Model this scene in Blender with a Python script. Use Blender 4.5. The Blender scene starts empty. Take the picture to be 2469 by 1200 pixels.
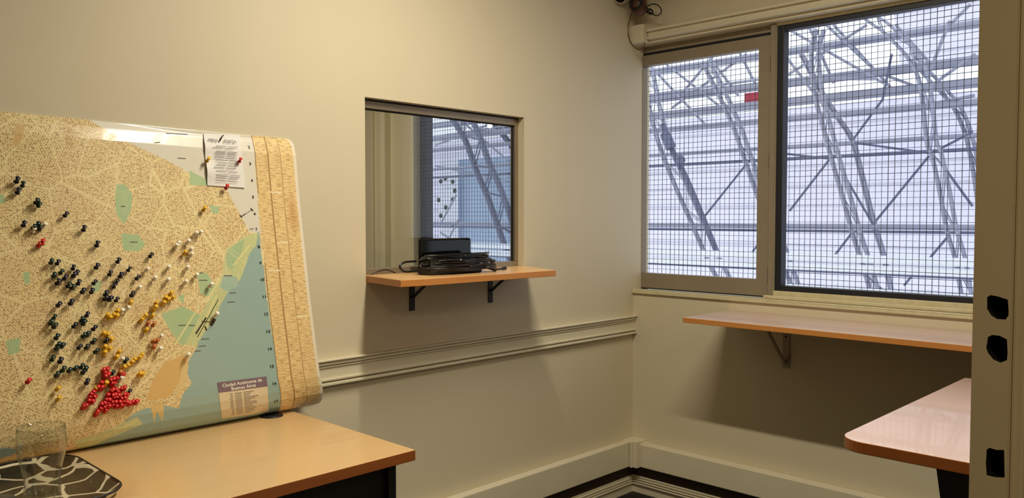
import bpy, bmesh, math, random
import numpy as np
from mathutils import Vector, Matrix
random.seed(7)
C = bpy.context.scene.collection
SC = bpy.context.scene
# ------------------------------------------------------------------ camera
W, H = 2469, 1200
F_PX, YAW, PITCH, ROLL = 1966.98, math.radians(44.2326), math.radians(-2.1546), math.radians(0.0425)
CAM = Vector((-3.413, -2.456, 1.40))
fw = Vector((math.cos(YAW)*math.cos(PITCH), math.sin(YAW)*math.cos(PITCH), math.sin(PITCH)))
rt = fw.cross(Vector((0, 0, 1))).normalized(); up = rt.cross(fw)
rt, up = math.cos(ROLL)*rt + math.sin(ROLL)*up, -math.sin(ROLL)*rt + math.cos(ROLL)*up
cam = bpy.data.cameras.new('camera'); co = bpy.data.objects.new('camera', cam); C.objects.link(co)
cam.sensor_fit = 'HORIZONTAL'; cam.sensor_width = 36; cam.lens = F_PX*36/W; cam.clip_start = .02; cam.clip_end = 300
M = Matrix((rt, up, -fw)).transposed().to_4x4(); M.translation = CAM
co.matrix_world = M; SC.camera = co
# ------------------------------------------------------------------ world, lamps, exposure
SC.view_settings.view_transform = 'Standard'; SC.view_settings.look = 'None'
SC.view_settings.gamma = 1; SC.view_settings.exposure = 0.0
wd = bpy.data.worlds.new('overcast_sky'); SC.world = wd; wd.use_nodes = True
bg = wd.node_tree.nodes['Background']; bg.inputs[0].default_value = (.86, .92, 1.0, 1); bg.inputs[1].default_value = 1.5
def area(name, loc, rot, sx, sy, power, col):
    l = bpy.data.lights.new(name, 'AREA'); l.shape = 'RECTANGLE'; l.size = sx; l.size_y = sy; l.energy = power; l.color = col
    o = bpy.data.objects.new(name, l); o.location = loc; o.rotation_euler = rot; C.objects.link(o); return o
WARM = (1.0, .90, .71)
area('tube_light', (-1.72, -1.28, 2.695), (0, 0, 0), .04, 1.0, 48, WARM)
area('door_edge_fill', (-3.5, -3.3, 2.7), (0, 0, 0), .6, .6, 24, (1, .76, .44))  # unseen fill added on the corridor side to brighten the door edge
area('next_room_fill', (-1.6, 1.6, 2.7), (0, 0, 0), .5, .5, 50, (1, .88, .62))  # unseen fill added to lift the room beyond the interior pane

# ------------------------------------------------------------------ measuring helper (pixel -> place on a real plane)
def ray(px, py):
    return (fw + rt*((px-W/2)/F_PX) - up*((py-H/2)/F_PX))
def at(px, py, ax, val):
    d = ray(px, py); t = (val-CAM[ax])/d[ax]; return CAM + d*t
# ------------------------------------------------------------------ materials
def lin(c):
    return tuple(((v/255/12.92) if v/255 <= .04045 else ((v/255+.055)/1.055)**2.4) for v in c)
def mat(name, rgb, rough=.5, metal=0, coat=0, noise=0, nscale=20, bump=0, spec=.5):
    m = bpy.data.materials.new(name); m.use_nodes = True; nt = m.node_tree; b = nt.nodes['Principled BSDF']
    c = lin(rgb)+(1,)
    b.inputs['Base Color'].default_value = c; b.inputs['Roughness'].default_value = rough
    b.inputs['Metallic'].default_value = metal; b.inputs['Coat Weight'].default_value = coat
    b.inputs['Specular IOR Level'].default_value = spec
    if noise or bump:
        tc = nt.nodes.new('ShaderNodeTexCoord'); n = nt.nodes.new('ShaderNodeTexNoise'); n.inputs['Scale'].default_value = nscale
        n.inputs['Detail'].default_value = 5; nt.links.new(tc.outputs['Object'], n.inputs['Vector'])
        if noise:
            mx = nt.nodes.new('ShaderNodeMix'); mx.data_type = 'RGBA'
            mx.inputs[6].default_value = tuple(v*(1-noise) for v in c[:3])+(1,); mx.inputs[7].default_value = tuple(min(1, v*(1+noise)) for v in c[:3])+(1,)
            nt.links.new(n.outputs['Fac'], mx.inputs[0]); nt.links.new(mx.outputs[2], b.inputs['Base Color'])
        if bump:
            bp = nt.nodes.new('ShaderNodeBump'); bp.inputs['Strength'].default_value = bump; bp.inputs['Distance'].default_value = .002
            nt.links.new(n.outputs['Fac'], bp.inputs['Height']); nt.links.new(bp.outputs[0], b.inputs['Normal'])
    return m
def wood(name, a, b_, rough=.3, coat=.25, scale=(1.2, 22, 22)):
    m = mat(name, a, rough, coat=coat); nt = m.node_tree; b = nt.nodes['Principled BSDF']
    tc = nt.nodes.new('ShaderNodeTexCoord'); mp = nt.nodes.new('ShaderNodeMapping'); mp.inputs['Scale'].default_value = scale
    n = nt.nodes.new('ShaderNodeTexNoise'); n.inputs['Scale'].default_value = 2.2; n.inputs['Detail'].default_value = 6; n.inputs['Distortion'].default_value = .6
    mx = nt.nodes.new('ShaderNodeMix'); mx.data_type = 'RGBA'; mx.inputs[6].default_value = lin(a)+(1,); mx.inputs[7].default_value = lin(b_)+(1,)
    nt.links.new(tc.outputs['Object'], mp.inputs[0]); nt.links.new(mp.outputs[0], n.inputs['Vector'])
    nt.links.new(n.outputs['Fac'], mx.inputs[0]); nt.links.new(mx.outputs[2], b.inputs['Base Color']); return m
def glassy(name, tint, gl=1.0, rough=0.0):
    m = bpy.data.materials.new(name); m.use_nodes = True; nt = m.node_tree; nt.nodes.remove(nt.nodes['Principled BSDF'])
    o = nt.nodes['Material Output']; t = nt.nodes.new('ShaderNodeBsdfTransparent'); t.inputs[0].default_value = tint+(1,)
    g = nt.nodes.new('ShaderNodeBsdfGlossy'); g.inputs['Roughness'].default_value = rough
    f = nt.nodes.new('ShaderNodeLayerWeight'); f.inputs['Blend'].default_value = .5
    pw = nt.nodes.new('ShaderNodeMath'); pw.operation = 'POWER'; pw.inputs[1].default_value = 4; nt.links.new(f.outputs['Facing'], pw.inputs[0])
    ml = nt.nodes.new('ShaderNodeMath'); ml.operation = 'MULTIPLY_ADD'; ml.inputs[1].default_value = .8*gl; ml.inputs[2].default_value = .03*gl; ml.use_clamp = True
    mx = nt.nodes.new('ShaderNodeMixShader'); nt.links.new(pw.outputs[0], ml.inputs[0]); nt.links.new(ml.outputs[0], mx.inputs[0])
    nt.links.new(t.outputs[0], mx.inputs[1]); nt.links.new(g.outputs[0], mx.inputs[2]); nt.links.new(mx.outputs[0], o.inputs[0]); return m
P = dict(
    wall=mat('cream_wall_paint', (205, 195, 168), .62, noise=.03, nscale=3, bump=.12),
    trim=mat('cream_gloss_paint', (212, 204, 178), .38, noise=.04, nscale=9, bump=.08),
    oldtrim=mat('chipped_cream_paint', (200, 190, 154), .5, noise=.2, nscale=35, bump=.5),
    ceil=mat('low_bounce_ceiling', (120, 104, 82), .8), hall=mat('low_bounce_brown', (116, 92, 66), .7), floor=mat('dark_floor', (14, 11, 10), .6, noise=.3, nscale=30),  # ceiling and hall tones darkened to cut bounced light in the room
    dark_base=mat('dark_brown_strip', (52, 36, 24), .6),
    alu=mat('aged_aluminium', (150, 138, 118), .42, metal=.55, noise=.12, nscale=14), bronze=mat('bronze_grey_frame', (142, 130, 110), .5, metal=.2, noise=.12, nscale=12),
    blackframe=mat('black_blue_frame', (22, 24, 34), .5), gap=mat('gap_shade_and_fittings', (10, 9, 8), .7),  # near-black for shade in window gaps, also hinges, screws and holes
    wire=mat('galvanised_dark_wire', (48, 52, 74), .5, metal=.2),
    beech=wood('beech_laminate', (222, 188, 138), (212, 174, 120), .3, .3), edge=wood('brown_edge_band', (150, 88, 40), (128, 70, 30), .4, .1),
    pink=wood('pale_pink_laminate', (204, 178, 166), (198, 170, 156), .3, .3), shelfw=wood('pine_shelf_top', (222, 182, 128), (208, 160, 104), .35, .2),
    shelfedge=wood('orange_edge', (196, 134, 70), (176, 112, 52), .45, .1, (1.5, 60, 60)), black=mat('black_laminate', (14, 13, 14), .5),
    bracket=mat('black_bracket', (12, 10, 10), .5), greybr=mat('white_grey_bracket', (150, 138, 116), .45, metal=.2),
    gloss=mat('black_glossy_plastic', (4, 4, 5), .06, coat=0, spec=.35), cable=mat('black_cable', (12, 12, 13), .35), silver=mat('silver_plug', (190, 190, 190), .25, metal=.9),
    paper=mat('white_paper', (232, 230, 226), .7), ink=mat('grey_print', (120, 112, 112), .8), ink2=mat('black_print', (30, 30, 34), .7),
    purple=mat('mauve_print', (128, 108, 118), .35, coat=.4), panelp=mat('cream_print', (226, 212, 180), .35, coat=.4), white=mat('white_print', (240, 236, 226), .5),
    steel=mat('grey_steel', (158, 160, 178), .6), steel_d=mat('dark_blue_steel', (104, 110, 136), .55), steel_w=mat('white_painted_pipe', (238, 241, 248), .5),
    red=mat('red_awning', (200, 60, 80), .6), brown=mat('brown_coil', (86, 56, 34), .5, noise=.3, nscale=60),
    needle=mat('steel_needle', (150, 140, 120), .3, metal=.9), teal=mat('blue_grey_panel', (170, 190, 214), .7), bulb=None,
)
pane_clear = glassy('window_glass', (.97, .98, .99), .8); pane_dim = glassy('tinted_glass', (.86, .87, .88), 1.2)
tumbler = glassy('tumbler_glass', (.955, .965, .95), 1.3, .02)
def translucent(name, rgb, tr=.55):
    m = bpy.data.materials.new(name); m.use_nodes = True; nt = m.node_tree; nt.nodes.remove(nt.nodes['Principled BSDF'])
    o = nt.nodes['Material Output']; d = nt.nodes.new('ShaderNodeBsdfDiffuse'); t = nt.nodes.new('ShaderNodeBsdfTranslucent')
    tc = nt.nodes.new('ShaderNodeTexCoord'); sx = nt.nodes.new('ShaderNodeSeparateXYZ'); w = nt.nodes.new('ShaderNodeMath'); w.operation = 'PINGPONG'; w.inputs[1].default_value = .11
    rp = nt.nodes.new('ShaderNodeValToRGB'); rp.color_ramp.elements[0].position = .004; rp.color_ramp.elements[1].position = .022
    rp.color_ramp.elements[0].color = tuple(v*.80 for v in lin(rgb))+(1,); rp.color_ramp.elements[1].color = lin(rgb)+(1,)
    nt.links.new(tc.outputs['Object'], sx.inputs[0]); nt.links.new(sx.outputs[2], w.inputs[0]); nt.links.new(w.outputs[0], rp.inputs[0])
    for n in (d, t): nt.links.new(rp.outputs[0], n.inputs[0])
    mx = nt.nodes.new('ShaderNodeMixShader'); mx.inputs[0].default_value = tr
    nt.links.new(d.outputs[0], mx.inputs[1]); nt.links.new(t.outputs[0], mx.inputs[2]); nt.links.new(mx.outputs[0], o.inputs[0]); return m
sheet_m = translucent('translucent_white_sheeting', (244, 242, 250))
# ------------------------------------------------------------------ mesh helpers
def obj(name, bm, m, parent=None, smooth=False, bevel=0):
    me = bpy.data.meshes.new(name); bmesh.ops.recalc_face_normals(bm, faces=bm.faces); bm.to_mesh(me); bm.free()
    for x in (m if isinstance(m, (list, tuple)) else [m]): me.materials.append(x)
    if smooth:
        for p in me.polygons: p.use_smooth = True
    o = bpy.data.objects.new(name, me); C.objects.link(o)
    if parent: o.parent = parent
    if bevel:
        b = o.modifiers.new('bevel', 'BEVEL'); b.width = bevel; b.segments = 2; b.limit_method = 'ANGLE'
    return o
def box(bm, x0, x1, y0, y1, z0, z1, mi=0):
    v = [bm.verts.new(p) for p in ((x0, y0, z0), (x1, y0, z0), (x1, y1, z0), (x0, y1, z0), (x0, y0, z1), (x1, y0, z1), (x1, y1, z1), (x0, y1, z1))]
    for f in ((0, 3, 2, 1), (4, 5, 6, 7), (0, 1, 5, 4), (1, 2, 6, 5), (2, 3, 7, 6), (3, 0, 4, 7)):
        bm.faces.new([v[i] for i in f]).material_index = mi
def boxes(*bs):
    bm = bmesh.new()
    for b in bs: box(bm, *b)
    return bm
def prism(bm, pts, z0, z1, mi_top=0, mi_side=0, axis=2):
    def P3(p, z): return (p[0], p[1], z) if axis == 2 else ((z, p[0], p[1]) if axis == 0 else (p[0], z, p[1]))
    a = [bm.verts.new(P3(p, z0)) for p in pts]; b = [bm.verts.new(P3(p, z1)) for p in pts]; n = len(pts)
    f = bm.faces.new(a); f.material_index = mi_side; f = bm.faces.new(b); f.material_index = mi_top
    for i in range(n):
        f = bm.faces.new([a[i], a[(i+1) % n], b[(i+1) % n], b[i]]); f.material_index = mi_side
def bar(bm, a, b, r, n=6, r2=None):
    a, b = Vector(a), Vector(b); d = (b-a).normalized(); u = d.orthogonal().normalized(); w = d.cross(u); r2 = r if r2 is None else r2
    A = [bm.verts.new(a+(u*math.cos(t)+w*math.sin(t))*r) for t in [2*math.pi*i/n for i in range(n)]]
    B = [bm.verts.new(b+(u*math.cos(t)+w*math.sin(t))*r2) for t in [2*math.pi*i/n for i in range(n)]]
    bm.faces.new(A); bm.faces.new(B)
    for i in range(n): bm.faces.new([A[i], A[(i+1) % n], B[(i+1) % n], B[i]])
def smoothpts(p, k=6):
    p = [Vector(q) for q in p]; out = []
    for i in range(len(p)-1):
        a, b, c, d = p[max(i-1, 0)], p[i], p[i+1], p[min(i+2, len(p)-1)]
        for j in range(k):
            t = j/k; out.append(.5*((2*b)+(c-a)*t+(2*a-5*b+4*c-d)*t*t+(3*b-a-3*c+d)*t**3))
    return out+[p[-1]]
def tube(bm, pts, r, n=7, k=6):
    pts = smoothpts(pts, k); u = None; rings = []
    for i, p in enumerate(pts):
        d = (pts[min(i+1, len(pts)-1)]-pts[max(i-1, 0)]).normalized()
        u = (d.orthogonal() if u is None else (u-d*u.dot(d))).normalized(); w = d.cross(u)
        rings.append([bm.verts.new(p+(u*math.cos(t)+w*math.sin(t))*r) for t in [2*math.pi*j/n for j in range(n)]])
    for A, B in zip(rings, rings[1:]):
        for i in range(n): bm.faces.new([A[i], A[(i+1) % n], B[(i+1) % n], B[i]])
    bm.faces.new(rings[0]); bm.faces.new(rings[-1])
def lathe(bm, prof, c, n=40):
    c = Vector(c); rings = []
    for r, z in prof:
        rings.append([bm.verts.new(c+Vector((r*math.cos(t), r*math.sin(t), z))) for t in [2*math.pi*j/n for j in range(n)]] if r > 1e-6 else [bm.verts.new(c+Vector((0, 0, z)))])
    for A, B in zip(rings, rings[1:]):
        for i in range(n):
            a = [A[i], A[(i+1) % n]] if len(A) > 1 else [A[0]]; b = [B[(i+1) % n], B[i]] if len(B) > 1 else [B[0]]
            if len(a)+len(b) > 2: bm.faces.new(a+b)
def tag(o, label, cat, group=None, kind=None):
    o['label'] = label; o['category'] = cat
    if group: o['group'] = group
    if kind: o['kind'] = kind
    return o
def struct(o): o['kind'] = 'structure'; return o
def empty(name, loc=(0, 0, 0)):
    o = bpy.data.objects.new(name, None); o.empty_display_size = .05; C.objects.link(o); o.location = loc; return o
def part(name, bm, m, root, **k):
    """geometry given in world coordinates, parented to an Empty at root.location"""
    for v in bm.verts: v.co -= root.location
    return obj(name, bm, m, root, **k)
def text_mesh(s, size, bold=False):
    cu = bpy.data.curves.new('t', 'FONT'); cu.body = s; cu.size = size; cu.align_x = 'CENTER'; cu.align_y = 'CENTER'; cu.resolution_u = 2
    if bold: cu.offset = size*.02
    o = bpy.data.objects.new('t', cu); C.objects.link(o); bpy.context.view_layer.update()
    me = o.to_mesh(); vs = [tuple(v.co) for v in me.vertices]; fs = [tuple(p.vertices) for p in me.polygons]; o.to_mesh_clear()
    bpy.data.objects.remove(o); bpy.data.curves.remove(cu); return vs, fs
# ================================================================== ROOM SHELL
CEIL = 2.75
AX0, AX1, AZ0, AZ1 = -1.655, -.815, 1.166, 1.839      # opening in wall A
SILL, LINT = 1.032, 2.272
bm = boxes((-4.6, AX0, 0, .12, 0, CEIL), (AX1, .13, 0, .066, 0, CEIL), (AX1+.09, .13, .066, .12, 0, CEIL), (AX1, AX1+.09, .066, .12, 0, AZ0), (AX1, AX1+.09, .066, .12, AZ1, CEIL), (AX0, AX1, 0, .12, 0, AZ0), (AX0, AX1, 0, .12, AZ1, CEIL))
struct(obj('wall_left', bm, P['wall']))
bm = boxes((0, .22, -6, -1.98, 0, CEIL), (0, .22, -1.98, 0, 0, SILL), (0, .22, -1.98, 0, LINT, CEIL),
           (0, .13, .12, .45, 0, CEIL), (0, .22, .45, 1.775, 0, SILL), (0, .22, .45, 1.775, LINT, CEIL), (0, .119, 1.775, 3.4, 0, CEIL))
struct(obj('wall_right', bm, P['wall']))
struct(obj('wall_back', boxes((-4.6, .22, 3.3, 3.42, 0, CEIL), (-4.72, -4.6, -6, 3.42, 0, CEIL), (-4.6, .22, -6.1, -6, 0, CEIL)), P['hall']))
struct(obj('floor', boxes((-4.72, .22, -6.1, 3.42, -.1, 0)), P['floor']))
struct(obj('ceiling', boxes((-4.72, .22, -6.1, 3.42, CEIL, CEIL+.1)), P['ceil']))
# partition with the doorway the camera looks through
struct(obj('wall_front', boxes((-1.25, 0, -2.17, -2.10, 0, CEIL), (-4.6, -3.6, -2.17, -2.10, 0, CEIL), (-3.6, -1.25, -2.17, -2.10, 2.3, CEIL)), P['hall']))
# door leaf whose lock edge is seen from the side
door = struct(empty('door_1', (-2.10, -2.136, 0)))
DX = -2.10
bm = boxes((DX, -1.26, -2.160, -2.112, .01, 2.29))
leaf = part('door_leaf', bm, [P['trim'], P['gap']], door)
def cutter(pts, depth):
    b = bmesh.new(); prism(b, pts, DX-.02, DX+depth, 1, 1, axis=0)
    return obj('cut', b, [P['trim'], P['gap']])
holes = [[(2380, 716), (2388, 711), (2405, 714), (2430, 722), (2434, 748), (2434, 760), (2425, 770), (2404, 769), (2390, 760), (2380, 744)],
         [(2382, 812), (2392, 807), (2410, 809), (2428, 818), (2431, 850), (2428, 868), (2412, 874), (2395, 866), (2382, 850), (2378, 838)],
         [(2379, 1083), (2386, 1079), (2402, 1084), (2421, 1084), (2423, 1151), (2400, 1150), (2379, 1145), (2377, 1115)]]
for hp in holes:
    pts = [(min(max(at(x, y, 0, DX).y, -2.1575), -2.114), at(x, y, 0, DX).z) for x, y in hp]
    c = cutter(pts, .075); md = leaf.modifiers.new('b', 'BOOLEAN'); md.object = c; md.operation = 'DIFFERENCE'; md.solver = 'EXACT'
    leaf.location = (0, 0, 0)
    for v in c.data.vertices: v.co = v.co
    bpy.context.view_layer.update()
    me = bpy.data.meshes.new_from_object(leaf.evaluated_get(bpy.context.evaluated_depsgraph_get())); leaf.modifiers.clear(); leaf.data = me
    bpy.data.objects.remove(c)
part('doorstop', boxes((DX+.012, -1.3, -2.178, -2.160, .01, 2.29)), P['trim'], door, bevel=.004)
# ---- mouldings
def rail(name, segs, m, bevel=.002): return struct(obj(name, boxes(*segs), m, bevel=bevel))
zr0, zr1 = .820, .906
rail('trim_1', [(-4.6, 0, -.010, 0, zr0+.006, zr1-.004), (-4.6, 0, -.020, 0, zr1-.020, zr1-.008), (-4.6, 0, -.028, 0, zr1-.006, zr1),
                (-4.6, 0, -.015, 0, zr1-.030, zr1-.024), (-4.6, 0, -.018, 0, zr0+.010, zr0+.018), (-4.6, 0, -.024, 0, zr0-.006, zr0+.004)], P['trim'])
# cable trunking boxed along both walls
rail('trim_2', [(-4.6, -.075, -.045, 0, .150, .277)], P['trim'], .004)
rail('trim_3', [(-.055, 0, -1.98, -.075, .150, .267)], P['trim'], .004)
rail('trim_4', [(-.080, 0, -.085, 0, .148, .281), (-.068, -.062, -.090, -.085, .150, .284), (-.092, -.080, -.060, -.050, .148, .279), (-.030, 0, -.105, -.085, .148, .272)], P['trim'], .002)
rail('trim_5', [(-4.6, 0, -.012, 0, .088, .150), (-.012, 0, -1.98, -.012, .088, .150)], P['dark_base'])
rail('baseboard_left', [(-4.6, 0, -.014, 0, 0, .088), (-4.6, 0, -.020, 0, .070, .077), (-4.6, 0, -.020, 0, .058, .064), (-4.6, 0, -.022, 0, .046, .052)], P['trim'])
rail('baseboard_right', [(-.014, 0, -1.98, 0, 0, .088), (-.020, 0, -1.98, 0, .082, .089), (-.022, 0, -1.98, 0, .070, .077), (-.024, 0, -1.98, 0, .058, .064), (-.026, 0, -1.98, 0, .046, .052)], P['trim'])
# curtain track above the window and the boxed corner
rail('trim_6', [(-.012, 0, -2.1, -.085, 2.285, 2.340), (-.030, 0, -2.1, -.085, 2.322, 2.336), (-.034, 0, -2.1, -.090, 2.286, 2.294)], P['trim'], .003)
rail('trim_7', [(-.045, 0, -.082, 0, 2.272, 2.362)], P['trim'], .004)
rail('trim_8', [(-.010, .05, -1.98, 0, SILL, SILL+.006), (-.014, 0, -1.98, 0, SILL-.012, SILL)], P['oldtrim'], .002)
# ================================================================== WINDOWS
def mesh_screen(y0, y1, z0, z1, x, root, step=.0254, r=.0013):
    bm = bmesh.new(); y = y0+step*.4
    while y < y1: bar(bm, (x, y, z0), (x, y, z1), r*random.uniform(.8, 1.25), 4); y += step
    z = z0+step*.6
    while z < z1: bar(bm, (x+.002, y0, z), (x+.002, y1, z), r*random.uniform(.8, 1.25), 4); z += step
    return part('wire_mesh', bm, P['wire'], root)
def frame(bm, x0, x1, y0, y1, z0, z1, wl, wr, wb, wt):   # y1 > y0 ; wl = width at y1 side
    box(bm, x0, x1, y1-wl, y1, z0, z1); box(bm, x0, x1, y0, y0+wr, z0, z1)
    box(bm, x0, x1, y0+wr, y1-wl, z0, z0+wb); box(bm, x0, x1, y0+wr, y1-wl, z1-wt, z1)
# casement (left)
w1 = struct(empty('window_1', (.08, -.35, SILL)))
bm = bmesh.new(); frame(bm, .075, .125, -.712, .012, SILL+.007, LINT, .010, .012, .004, .030); part('window_frame', bm, P['bronze'], w1, bevel=.002)
bm = bmesh.new(); frame(bm, .065, .108, -.700, -.002, SILL+.013, 2.228, .0005, .058, .075, .052); part('casement_frame', bm, P['bronze'], w1, bevel=.003)
part('gasket_gap_shade', boxes((.068, .074, -.7115, -.7003, SILL+.008, 2.238), (.070, .11, -.70, -.002, 2.2285, 2.2415), (.066, .11, -.70, -.002, SILL+.0075, SILL+.0125)), P['gap'], w1)  # black strips put the shade of the open gaps round the casement into colour
part('glass_pane', boxes((.094, .097, -.645, -.004, 1.118, 2.188)), pane_clear, w1)
mesh_screen(-.66, .02, 1.10, 2.20, .118, w1)
for z in (1.14, 1.66, 2.10): part('hinge', boxes((.060, .072, -.709, -.701, z-.035, z+.035)), P['gap'], w1)
# fixed light (right)
w2 = struct(empty('window_2', (.08, -1.3, SILL)))
bm = bmesh.new(); frame(bm, .045, .10, -1.975, -.7125, SILL+.007, LINT, .022, .022, .035, .012); part('window_frame', bm, P['oldtrim'], w2, bevel=.002)
bm = bmesh.new(); frame(bm, .060, .11, -1.952, -.735, SILL+.043, 2.259, .030, .030, .022, .022); part('mesh_frame', bm, P['blackframe'], w2, bevel=.002)
part('side_stile', boxes((.040, .046, -.7345, -.7125, SILL+.023, LINT-.001)), P['bronze'], w2, bevel=.001)
part('glass_pane', boxes((.100, .103, -1.93, -.76, 1.09, 2.24)), pane_clear, w2)
mesh_screen(-1.925, -.765, 1.09, 2.24, .116, w2)
part('sash_lip', boxes((.02, .045, -1.975, -.70, SILL+.007, SILL+.022)), P['oldtrim'], w2, bevel=.003)
# adjoining room's window, seen through the interior pane
w3 = struct(empty('window_3', (.08, 1.1, SILL)))
bm = bmesh.new(); frame(bm, .055, .115, .452, 1.773, SILL+.002, LINT-.002, .062, .062, .045, .03); part('mesh_frame', bm, P['blackframe'], w3, bevel=.002)
mesh_screen(.515, 1.71, 1.07, 2.25, .118, w3)
part('glass_pane', boxes((.105, .108, .515, 1.71, 1.08, 2.24)), pane_clear, w3)
rail('trim_9', [(-.05, 0, 2.02, 2.07, 0, CEIL), (-.03, 0, 2.07, 2.095, 0, CEIL), (-.02, 0, 2.20, 2.215, 0, CEIL)], P['trim'])
# interior pane in wall A
w4 = struct(empty('window_4', (-1.23, .05, AZ0)))
bm = boxes((AX0, AX1, .035, .065, AZ1-.034, AZ1-.006), (AX0, AX1, .035, .065, AZ0+.003, 1.212), (AX0, AX0+.022, .035, .065, 1.212, AZ1-.034), (AX1-.020, AX1, .035, .065, 1.212, AZ1-.034))
part('window_frame', bm, P['alu'], w4, bevel=.002)
part('gasket_gap_shade', boxes((AX0+.022, AX1-.02, .046, .054, AZ1-.039, AZ1-.034), (AX1-.026, AX1-.020, .046, .054, 1.212, AZ1-.039), (AX0, AX1, .033, .066, AZ1-.006, AZ1)), P['gap'], w4)  # black edging of the glass, plus painted shade in the gap above the frame
part('glass_pane', boxes((AX0+.022, AX1-.026, .049, .052, 1.212, AZ1-.039)), pane_dim, w4)
# ================================================================== OUTSIDE STEELWORK
XO = 4.0
def ob(px, py, X=XO): return at(px, py, 0, X)
rib_id = 0
def lattice(pts, width, r, X=XO, depth=.05, n_per=.24, m=None):
    """a truss rib: four chords and zigzag lacing following the measured centre line"""
    m = m or P['steel']; cl = smoothpts([ob(x, y, X) for x, y in pts], 5)
    root = empty('lattice_truss', cl[-1]); bml = bmesh.new(); lines = []
    for sy, sx in ((-.5, 0), (.5, 0), (-.5, 1), (.5, 1)):
        L = []
        for i, p in enumerate(cl):
            d = (cl[min(i+1, len(cl)-1)]-cl[max(i-1, 0)]).normalized(); nrm = Vector((0, -d.z, d.y))
            L.append(p+nrm*sy*width+Vector((sx*depth, 0, 0)))
        lines.append(L)
        bmc = bmesh.new()
        tube(bmc, L, r, 6, 1); part('chord', bmc, m, root, smooth=True)
    tot = sum((b-a).length for a, b in zip(cl, cl[1:])); k = max(2, int(tot/n_per))
    def pos(L, t):
        f = t*(len(L)-1); i = min(int(f), len(L)-2); return L[i].lerp(L[i+1], f-i)
    for i in range(k):
        for A, B in ((0, 1), (2, 3), (0, 2), (1, 3)):
            a, b = (lines[A], lines[B]) if i % 2 else (lines[B], lines[A])
            bar(bml, pos(a, i/k), pos(b, (i+1)/k), r*.4, 5)
    part('lacing', bml, m, root); return root
RIBS = [
    ([(1975, 70), (1962, 130), (1972, 230), (1990, 300), (2010, 376), (2040, 480), (2064, 568), (2088, 640), (2104, 700), (2120, 790)], .07, 'grey lattice truss leaning left in the middle of the right window pane'),
    ([(1930, 130), (1975, 215), (2016, 280), (2052, 336), (2072, 408), (2104, 536), (2128, 616), (2150, 720)], .02, 'slender steel rib just right of the middle truss, crossing it low down'),
    ([(2060, 15), (2110, 50), (2141, 73), (2197, 133), (2227, 200), (2244, 340), (2256, 372), (2276, 464), (2292, 552), (2312, 620), (2326, 700), (2340, 790)], .075, 'grey lattice truss nearest the door edge in the right window pane'),
    ([(2200, 140), (2260, 205), (2304, 256), (2332, 320), (2350, 400), (2362, 480), (2380, 600)], .05, 'steel truss in the top right corner of the right window pane'),
    ([(1560, 180), (1575, 260), (1600, 350), (1640, 450), (1680, 540), (1715, 620), (1750, 690), (1790, 790)], .13, 'wide lattice truss at the left of the casement pane'),
    ([(1700, 150), (1735, 220), (1772, 300), (1800, 380), (1832, 470), (1870, 570), (1900, 650), (1930, 740)], .075, 'lattice truss running behind the casement stile'),
]
for i, (pts, w, lb) in enumerate(RIBS): tag(lattice(pts, w, .012 if w > .03 else .010, 4.6 if i in (1, 3) else 4.0), lb, 'truss', 'roof trusses outside the window')
# the next truss bays, seen through the interior pane
for pts, w, X, lb in (([(1085, 250), (1130, 320), (1160, 400), (1190, 470), (1225, 570), (1260, 660)], .26, 4.0, 'broad lattice truss seen through the interior pane'),
                      ([(1180, 270), (1235, 340), (1290, 420)], .14, 4.4, 'truss at the top right of the view through the interior pane')):
    tag(lattice(pts, w, .025, X, m=P['steel_d']), lb, 'truss', 'roof trusses seen through the interior pane')
# purlins: straight beams parallel to the window wall
def purlin(px, py, r, X, m, lb, cat='beam', nm='steel_purlin'):
    p = ob(px, py, X); bm = bmesh.new(); bar(bm, (X, -4.2, p.z), (X, 14, p.z), r, 10)
    tag(obj(nm, bm, m, smooth=True), lb, cat, 'beams along the outside structure')
for i, (px, py, r, m, lb) in enumerate([
        (1902, 125, .037, 'steel', 'thick steel beam, topmost across the right window pane'), (1902, 200, .045, 'steel', 'thick steel beam, second from the top of the right pane'),
        (1902, 246, .045, 'steel', 'thick steel beam, third from the top of the right pane'), (1902, 287, .032, 'steel', 'steel beam, fourth from the top of the right pane'),
        (1902, 354, .02, 'steel', 'thin steel rail, upper of the close pair above mid window'), (1902, 383, .017, 'steel_d', 'thin dark rail, lower of the close pair above mid window'),
        (1902, 545, .026, 'steel', 'grey rail, upper of the tight pair below mid window'), (1902, 556, .013, 'steel_d', 'thin dark rail, lower of the tight pair below mid window')]):
    purlin(px, py, r, 4.34, P[m], lb)
for py, r, m, lb in ((618, .035, 'steel_w', 'white pipe, upper of the pair low in the window'), (640, .035, 'steel_w', 'white pipe, lower of the pair low in the window'),
                     (651, .010, 'steel_d', 'thin dark rod standing for the shade line under the white pipes'), (692, .035, 'steel_w', 'white pipe just above the window sill')):  # the thin dark one is a shadow line under the pipes, built as a rod
    purlin(1902, py, r, 3.7, P[m], lb, 'pipe', 'outdoor_pipe')
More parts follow.
